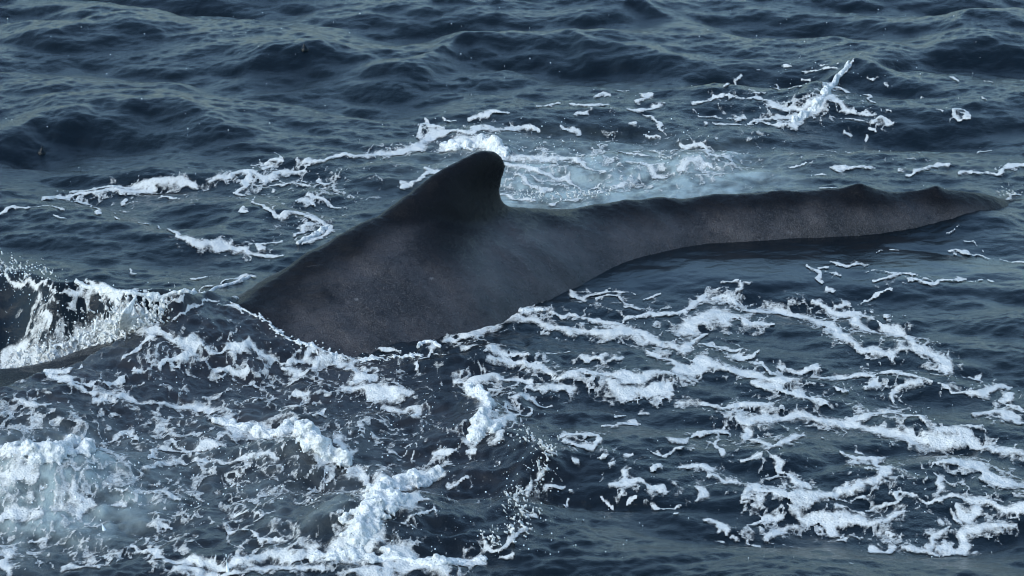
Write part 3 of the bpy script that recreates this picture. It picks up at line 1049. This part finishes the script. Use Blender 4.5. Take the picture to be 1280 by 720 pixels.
E = np.clip(env * 3.2, 0, 0.75)
wash = np.clip(fblob(120, 530, 1.0, 0.9) + 1.3 * fblob(60, 610, 0.75, 1.1) + fblob(330, 570, 1.0, 1.0) + 0.8 * fblob(300, 470, 1.0, 0.8) + 0.7 * fblob(250, 680, 1.1, 0.8) + 0.7 * fblob(430, 520, 0.7, 1.0) + 0.8 * fblob(90, 450, 0.9, 0.5) + 0.5 * fblob(560, 600, 0.6, 1.6)
               + 1.1 * fblob(700, 220, 0.8, 1.0) + 0.9 * fblob(870, 215, 0.7, 0.8) + 0.6 * fblob(600, 200, 0.7, 0.8) + 0.5 * fblob(800, 150, 0.8, 0.9) + 0.4 * fblob(1020, 130, 0.8, 1.0) + 0.35 * fblob(720, 460, 1.1, 0.8)
               + 0.62 * fblob(330, 222, 0.8, 0.8) + 0.6 * fblob(420, 245, 0.6, 1.0) + 0.5 * fblob(170, 258, 0.9, 0.7) + 0.5 * fblob(370, 290, 0.35, 0.8) + 0.4 * fblob(1180, 205, 0.9, 0.8) + 0.4 * fblob(980, 190, 0.9, 0.8) + 0.4 * fblob(1050, 420, 1.2, 1.0) + 0.4 * fblob(1000, 570, 1.3, 1.2), 0, 1)
E = np.maximum(E, 0.74 * wash)
veil = E * (0.55 * webL + 0.50 * web + 0.38 * web2 + 0.17 * nA + 0.13 * nB)
vth = np.clip((veil - 0.28) * 1.05, -0.2, 0.36)
th = np.clip((flat - 0.5) * 1.3 + 0.05, -0.2, 1.0)
th = np.maximum(th, vth)
near_own = own.copy()
# every cell belongs to the nearest traced patch
og = own.astype(np.int16); known = dens > 0.02
lab = np.full(dens.shape, -1, np.int16); lab[known] = og[known]
for step in (1, 2, 4, 8, 16, 32, 64, 96):
    for sh in ((step, 0), (-step, 0), (0, step), (0, -step)):
        rl = np.roll(lab, sh, (0, 1)); lab = np.where((lab < 0) & (rl >= 0), rl, lab)
own = np.where(lab < 0, names.index('wash'), lab)
keep = th > -0.03
lump = Field(1024, 4.7, band(0.05, 0.35, 1.3), 71)(FX, FY * 0.8)
ZZ = sea_z(FX, FY)
zf = ZZ + 0.0045 + np.clip(th, 0, 1) ** 0.7 * 0.006 + 0.004 * np.clip(th, 0, 1) * lump
vid = np.arange(FX.size).reshape(FX.shape)
cell = keep[:-1, :-1] & keep[:-1, 1:] & keep[1:, :-1] & keep[1:, 1:]
cq = np.stack([vid[:-1, :-1], vid[:-1, 1:], vid[1:, 1:], vid[1:, :-1]], -1)
allv = np.stack([FX, FY, zf], -1).reshape(-1, 3)
wtop = whale_top(FX, FY)
ok = (ZZ > wtop - 0.03)[:-1, :-1]
for gi, g in enumerate(names):
    q = cq[cell & ok & (own[:-1, :-1] == gi)]
    if len(q) == 0: continue
    us_, inv = np.unique(q.ravel(), return_inverse=True)
    o = mesh_obj('sea_foam', allv[us_], inv.reshape(-1, 4), M_FOAM)
    attr(o, 'thick', th.ravel()[us_])
    tag(o, FLABEL[g], 'foam', kind='stuff')

# ------------------------------------------------------------------ whitewater lumps, splashes, spray
def ico(sub):
    bm = bmesh.new(); bmesh.ops.create_icosphere(bm, subdivisions=sub, radius=1.0)
    v = np.array([p.co[:] for p in bm.verts]); f = np.array([[q.index for q in p.verts] for p in bm.faces]); bm.free()
    return v, f


IV, IF = ico(2); JV, JF = ico(1)


def spheres(pts, rad, V_=IV, F_=IF):
    pts = np.asarray(pts); rad = np.asarray(rad)
    if rad.ndim == 1: rad = np.repeat(rad[:, None], 3, 1)
    v = (pts[:, None] + V_[None] * rad[:, None]).reshape(-1, 3)
    f = (F_[None] + (np.arange(len(pts)) * len(V_))[:, None, None]).reshape(-1, 3)
    return v, f


def whitewater(name, label, path, n, rmin, rmax, lift, voxel=0.011, seed=1, cat='foam crest', group=None):
    """a heap of froth built up along traced points (u, v, half width px), standing on the water"""
    r = np.random.default_rng(seed)
    P = [(at_sea(u, v), wd * 30 / F_PX) for u, v, wd in path]
    L = np.r_[0, np.cumsum([np.hypot(*(b[0][:2] - a[0][:2])) + 0.02 for a, b in zip(P[:-1], P[1:])])]
    pts, rad = [], []
    for _ in range(int(n * 1.7)):
        t = r.random() * L[-1]; i = min(np.searchsorted(L, t, side='right') - 1, len(P) - 2); q = (t - L[i]) / (L[i + 1] - L[i])
        c = P[i][0] * (1 - q) + P[i + 1][0] * q; wd = P[i][1] * (1 - q) + P[i + 1][1] * q
        wd *= 1.25
        a = r.random() * 2 * math.pi; d = r.random() ** 0.62
        x = c[0] + wd * d * math.cos(a); y = c[1] + wd * 1.7 * d * math.sin(a)
        k = 1 - d ** 2
        nz = float(und2(np.array([x * 0.6]), np.array([y * 0.35]))[0])
        if nz < -0.5 - 1.2 * k + 0.9 * d: continue
        k *= float(np.clip(0.75 + 0.4 * nz, 0.3, 1.5))
        rr = rmin * 0.8 + (rmax * 0.62 - rmin * 0.8) * r.random() ** 2.4 * (0.35 + 0.65 * k)
        z = sea_z(x, y) + lift * k * (0.35 + 0.65 * r.random()) - rr * 0.35
        pts.append((x, y, z)); rad.append(rr)
        if k > 0.3 and r.random() < 0.8:      # fill underneath so the heap is one body
            pts.append((x, y, (z + sea_z(x, y)) / 2 - rr * 0.3)); rad.append(rr * 1.1)
    for t in np.arange(0, L[-1], 0.016):          # a spine under the heap holds it together
        i = min(np.searchsorted(L, t, side='right') - 1, len(P) - 2); q = (t - L[i]) / (L[i + 1] - L[i])
        c = P[i][0] * (1 - q) + P[i + 1][0] * q
        pts.append((c[0], c[1], sea_z(c[0], c[1]) - 0.002)); rad.append(0.022)
    v, f = spheres(pts, rad, JV, JF)
    v, f = remeshed(v, f, voxel, 2)
    o = mesh_obj(name, v, f, M_CREST)
    return tag(o, label, cat, group)


whitewater('foam_crest', 'rounded pure white foam head peeping out behind the dorsal fin tip', [(556, 184, 8), (575, 184, 13), (595, 181, 12), (615, 184, 9), (632, 192, 8)], 260, 0.02, 0.075, 0.08, seed=3)
whitewater('foam_crest', 'tall white foam crest tumbling over the submerged back, folded like cloth', [(268, 527, 5), (300, 535, 8), (330, 545, 9), (352, 545, 11), (368, 540, 14), (390, 556, 15), (412, 570, 13), (436, 580, 8)], 520, 0.012, 0.065, 0.09, seed=4)
whitewater('foam_crest', 'bulky white foam heap spilling downhill beside the rippled dark sheet of water', [(550, 592, 5), (520, 602, 10), (490, 606, 14), (470, 622, 18), (500, 625, 14), (465, 645, 18), (440, 660, 17), (455, 675, 15), (435, 690, 14)], 900, 0.012, 0.06, 0.07, seed=5)
whitewater('foam_crest', 'blue white froth mound boiling up over milky teal water', [(5, 566, 12), (22, 562, 14), (50, 572, 10), (80, 566, 10), (95, 556, 13), (112, 572, 8)], 420, 0.012, 0.06, 0.09, seed=6)
whitewater('foam_crest', 'small steep foam tuft where the wash meets the lacy foam net', [(586, 487, 5), (600, 498, 9), (612, 512, 11), (602, 528, 11), (592, 545, 9), (628, 525, 5), (618, 540, 6)], 380, 0.010, 0.05, 0.06, seed=7)
whitewater('foam_crest', 'long low white foam roll along the outer edge of the wash', [(390, 700, 6), (480, 698, 9), (510, 702, 9), (545, 704, 8), (580, 702, 7), (605, 700, 4)], 420, 0.010, 0.045, 0.04, seed=8)
whitewater('foam_crest', 'forked white crest topping the small far whitecap beyond the tail stock', [(1061, 82, 2), (1052, 92, 3), (1045, 102, 3), (1036, 112, 4), (1030, 120, 6), (1022, 130, 6), (1010, 142, 5), (990, 154, 4)], 420, 0.012, 0.045, 0.06, seed=9)
whitewater('foam_crest', 'narrow ribbon of white foam along the lip of the breaking wave', [(95, 354, 2), (120, 360, 3), (145, 365, 4), (165, 367, 5), (185, 371, 4), (205, 373, 2), (240, 368, 2), (270, 360, 2), (300, 352, 3), (312, 347, 2)], 420, 0.008, 0.030, 0.035, seed=10)
whitewater('foam_crest', 'low white foam bank lying against the back beyond the flank', [(372, 305, 3), (388, 298, 4), (402, 290, 5), (410, 283, 3)], 140, 0.010, 0.035, 0.04, seed=12)
whitewater('foam_crest', 'frothy curl of foam at the foot of the dark flank', [(523, 434, 2), (530, 428, 3), (542, 429, 3), (550, 434, 3)], 90, 0.008, 0.022, 0.035, seed=14)
whitewater('foam_crest', 'thick foam fold at the corner of flank and lacy foam net', [(575, 400, 3), (600, 388, 5), (625, 384, 6), (650, 388, 5), (680, 388, 4)], 260, 0.008, 0.032, 0.03, seed=15)

# froth along the edge of the water sheet where it runs off the flank
r_ = np.random.default_rng(77)
pts, rad = [], []
cl = np.r_[0, np.cumsum(np.hypot(np.diff(crs[1:6, 0]), np.diff(crs[1:6, 1])))]
for t in np.arange(0, cl[-1], 0.006):
    x, y = np.interp(t, cl, crs[1:6, 0]), np.interp(t, cl, crs[1:6, 1])
    amp = 0.5 + 0.5 * float(und2(np.array([x]), np.array([y]))[0])
    for _ in range(3):
        xx, yy = x + r_.normal(0, 0.008), y - 0.03 + r_.normal(0, 0.03)
        pts.append((xx, yy, max(float(sea_z(xx, yy)), float(whale_top(np.array([xx]), np.array([yy]))[0])) + 0.001)); rad.append(0.007 + 0.008 * max(amp, 0) * r_.random())
v, f = spheres(pts, rad, JV, JF)
v, f = remeshed(v, f, 0.007, 1)
tag(mesh_obj('foam_edge', v, f, M_CREST), 'thin white froth line where the sheet of water runs off the dark flank', 'foam', kind='stuff')

# the splash column where the breaking wave hits the back
def ribbon(pts, rr, n):
    out, rad = [], []
    P = np.array(pts)
    t = np.linspace(0, len(P) - 1, n)
    for q in t:
        i = min(int(q), len(P) - 2); a = q - i
        out.append(P[i] * (1 - a) + P[i + 1] * a); rad.append(rr * (0.7 + 0.6 * random.random()))
    return out, rad


def rel(base, u0, v0, pts):
    """points of an upright shape: traced offsets turned to metres at the base's distance"""
    k = base[1] / CP / F_PX
    return [(base[0] + (u - u0) * k, base[1] + dy, base[2] + (v0 - v) * k / CP) for u, v, dy in pts]


b0 = at_sea(163, 412)
pp, rr_ = [], []
for s_ in range(40):
    q = s_ / 39
    top = 366 + 10 * abs(q - 0.25) * 2.2
    uu = 158 + 34 * q
    path = rel(b0, 163, 412, [(uu + 10 * (1 - q), top + 2, -0.10 + 0.2 * q), (uu + random.uniform(-2, 2), (top + 400) / 2 + random.uniform(-4, 4), -0.18 + 0.25 * q), (uu - 6 + 12 * q + random.uniform(-2, 2), 398 + 8 * q, -0.12 + 0.25 * q), (uu - 8 + 16 * q, 414, 0.0)])
    a, b = ribbon(path, 0.006 if s_ % 3 else 0.013, 34)
    keepn = int(len(a) * (1.0 if q < 0.22 else random.uniform(0.25, 0.95 - 0.4 * q)))
    pp += a[-keepn:]; rr_ += b[-keepn:]
v, f = spheres(pp, rr_, JV, JF)
v, f = remeshed(v, f, 0.009, 1)
tag(mesh_obj('splash', v, f, M_CREST), 'white splash column standing up where breaking wave meets the whale back', 'splash')


def sheet_of_spray(name, label, path, n, hmax, seed, rmin=0.004, rmax=0.016, voxel=None):
    r = np.random.default_rng(seed)
    P = [at_sea(u, v) for u, v in path]
    pts, rad = [], []
    for _ in range(n):
        t = r.random() * (len(P) - 1); i = min(int(t), len(P) - 2); c = P[i] * (1 - t + i) + P[i + 1] * (t - i)
        x, y = c[0] + r.normal(0, 0.045), c[1] + r.normal(0, 0.09)
        hh_ = hmax * r.random() ** 2
        steps = 1 + int(r.random() * 7)
        dx, dz = r.normal(-0.006, 0.006), abs(r.normal(0.012, 0.006))
        for s in range(steps):
            pts.append((x + dx * s, y, sea_z(x, y) + hh_ + dz * s)); rad.append((rmin + (rmax - rmin) * r.random() ** 2) * (1 - 0.08 * s))
    v_, f_ = spheres(pts, rad, JV, JF)
    v_, f_ = remeshed(v_, f_, 0.0075, 0)
    return tag(mesh_obj(name, v_, f_, M_CREST), label, 'splash', kind='stuff')


sheet_of_spray('splash', 'ragged white splash thrown up along the back in front of the breaking wave', [(205, 398), (180, 408), (150, 420), (120, 432), (95, 445), (70, 458), (40, 466), (0, 474)], 1100, 0.10, 21, 0.004, 0.015)
sheet_of_spray('splash', 'glassy broken splash line along the outer edge of the dark sheet', [(655, 545), (680, 560), (690, 575), (675, 600), (655, 618), (640, 630), (665, 645), (650, 665), (625, 680), (605, 682)], 420, 0.06, 22, 0.003, 0.012)
sheet_of_spray('splash', 'feathered white spray on the shoulder of the dark breaking wave', [(-10, 338), (5, 337), (20, 345), (45, 349), (75, 354)], 230, 0.10, 23, 0.003, 0.012)
sheet_of_spray('splash', 'small ripped splash where the tail stock sinks under', [(1252, 246), (1262, 243), (1280, 244)], 70, 0.05, 24, 0.003, 0.010)
sheet_of_spray('splash', 'broken white froth lifting off the far side of the ridge behind the fin', [(640, 247), (670, 250), (700, 249), (730, 246), (760, 245)], 150, 0.05, 25, 0.004, 0.012)

# upright fingers and jets of water
def jet(name, label, u, v, hpx, wpx, lean=0.0, drop=True, mat=M_DROP, group=None):
    b = at_sea(u, v); k = b[1] / CP / F_PX
    n = 14; pts, rad = [], []
    for i in range(n):
        q = i / (n - 1)
        pts.append((b[0] + lean * k * hpx * q, b[1], b[2] - 0.01 + hpx * k * q / CP))
        rad.append(wpx * k * (1.25 * (1 - q) ** 1.6 + 0.30 + 0.25 * (q > 0.85)) if mat is M_DROP else wpx * k * (1.7 * (1 - q) ** 1.5 + 0.16))
    if drop and drop != 'no':
        pts.append((pts[-1][0] + 0.3 * wpx * k, b[1], pts[-1][2] + wpx * k * 2.2)); rad.append(wpx * k * 0.5)
    v_, f_ = spheres(pts, rad); v_, f_ = remeshed(v_, f_, 0.006, 1)
    return tag(mesh_obj(name, v_, f_, mat), label, 'water jet', group)


jet('water_jet', 'slim white finger of water standing on the foam of the long wash', 285, 716, 24, 2.0, -0.08, False)
jet('water_jet', 'short leaning finger of water on milky teal water', 131, 663, 15, 2.0, -0.35, False)
jet('water_jet', 'tiny dark pointed peak of water in front of the long dark swell', 52, 191, 11, 3.2, 0.12, False, M_WATER)
jet('water_jet', 'tiny dark pointed peak of water on the bright far swell beyond the dorsal fin', 381, 62, 9, 3.0, -0.12, False, M_WATER)
jet('water_jet', 'thin forked jet of spray above the white splash along the back', 118, 414, 28, 1.6, 0.18, False)
jet('water_jet', 'stubby jet of spray beside the thin forked jet', 104, 424, 16, 1.8, 0.1, False)
jet('water_jet', 'curved thin whip of water rising from the glassy broken splash', 678, 586, 26, 0.8, -0.55, False)

# loose droplets
pts, rad = [], []


def scatter(u0, v0, u1, v1, n, h0, h1, r0=0.002, r1=0.007):
    for _ in range(n):
        q = at_sea(random.uniform(u0, u1), random.uniform(v0, v1))
        pts.append((q[0], q[1], q[2] + h0 + (h1 - h0) * random.random() ** 2)); rad.append(r0 + (r1 - r0) * random.random() ** 3)


scatter(0, 380, 190, 450, 110, 0.02, 0.22)
scatter(0, 335, 60, 360, 60, 0.02, 0.12)
scatter(0, 540, 450, 640, 420, 0.01, 0.12)
scatter(420, 480, 700, 700, 330, 0.01, 0.10)
scatter(180, 400, 560, 520, 220, 0.005, 0.05, 0.002, 0.005)
scatter(700, 480, 1270, 700, 120, 0.002, 0.02, 0.002, 0.005)
scatter(560, 150, 900, 235, 160, 0.005, 0.08)
scatter(960, 80, 1080, 150, 60, 0.01, 0.10)
scatter(0, 10, 1280, 240, 130, 0.003, 0.02, 0.002, 0.006)
v, f = spheres(pts, rad, JV, JF)
tag(mesh_obj('spray_droplets', v, f, M_DROP), 'scattered white droplets of spray over the churned water', 'droplets', kind='stuff')
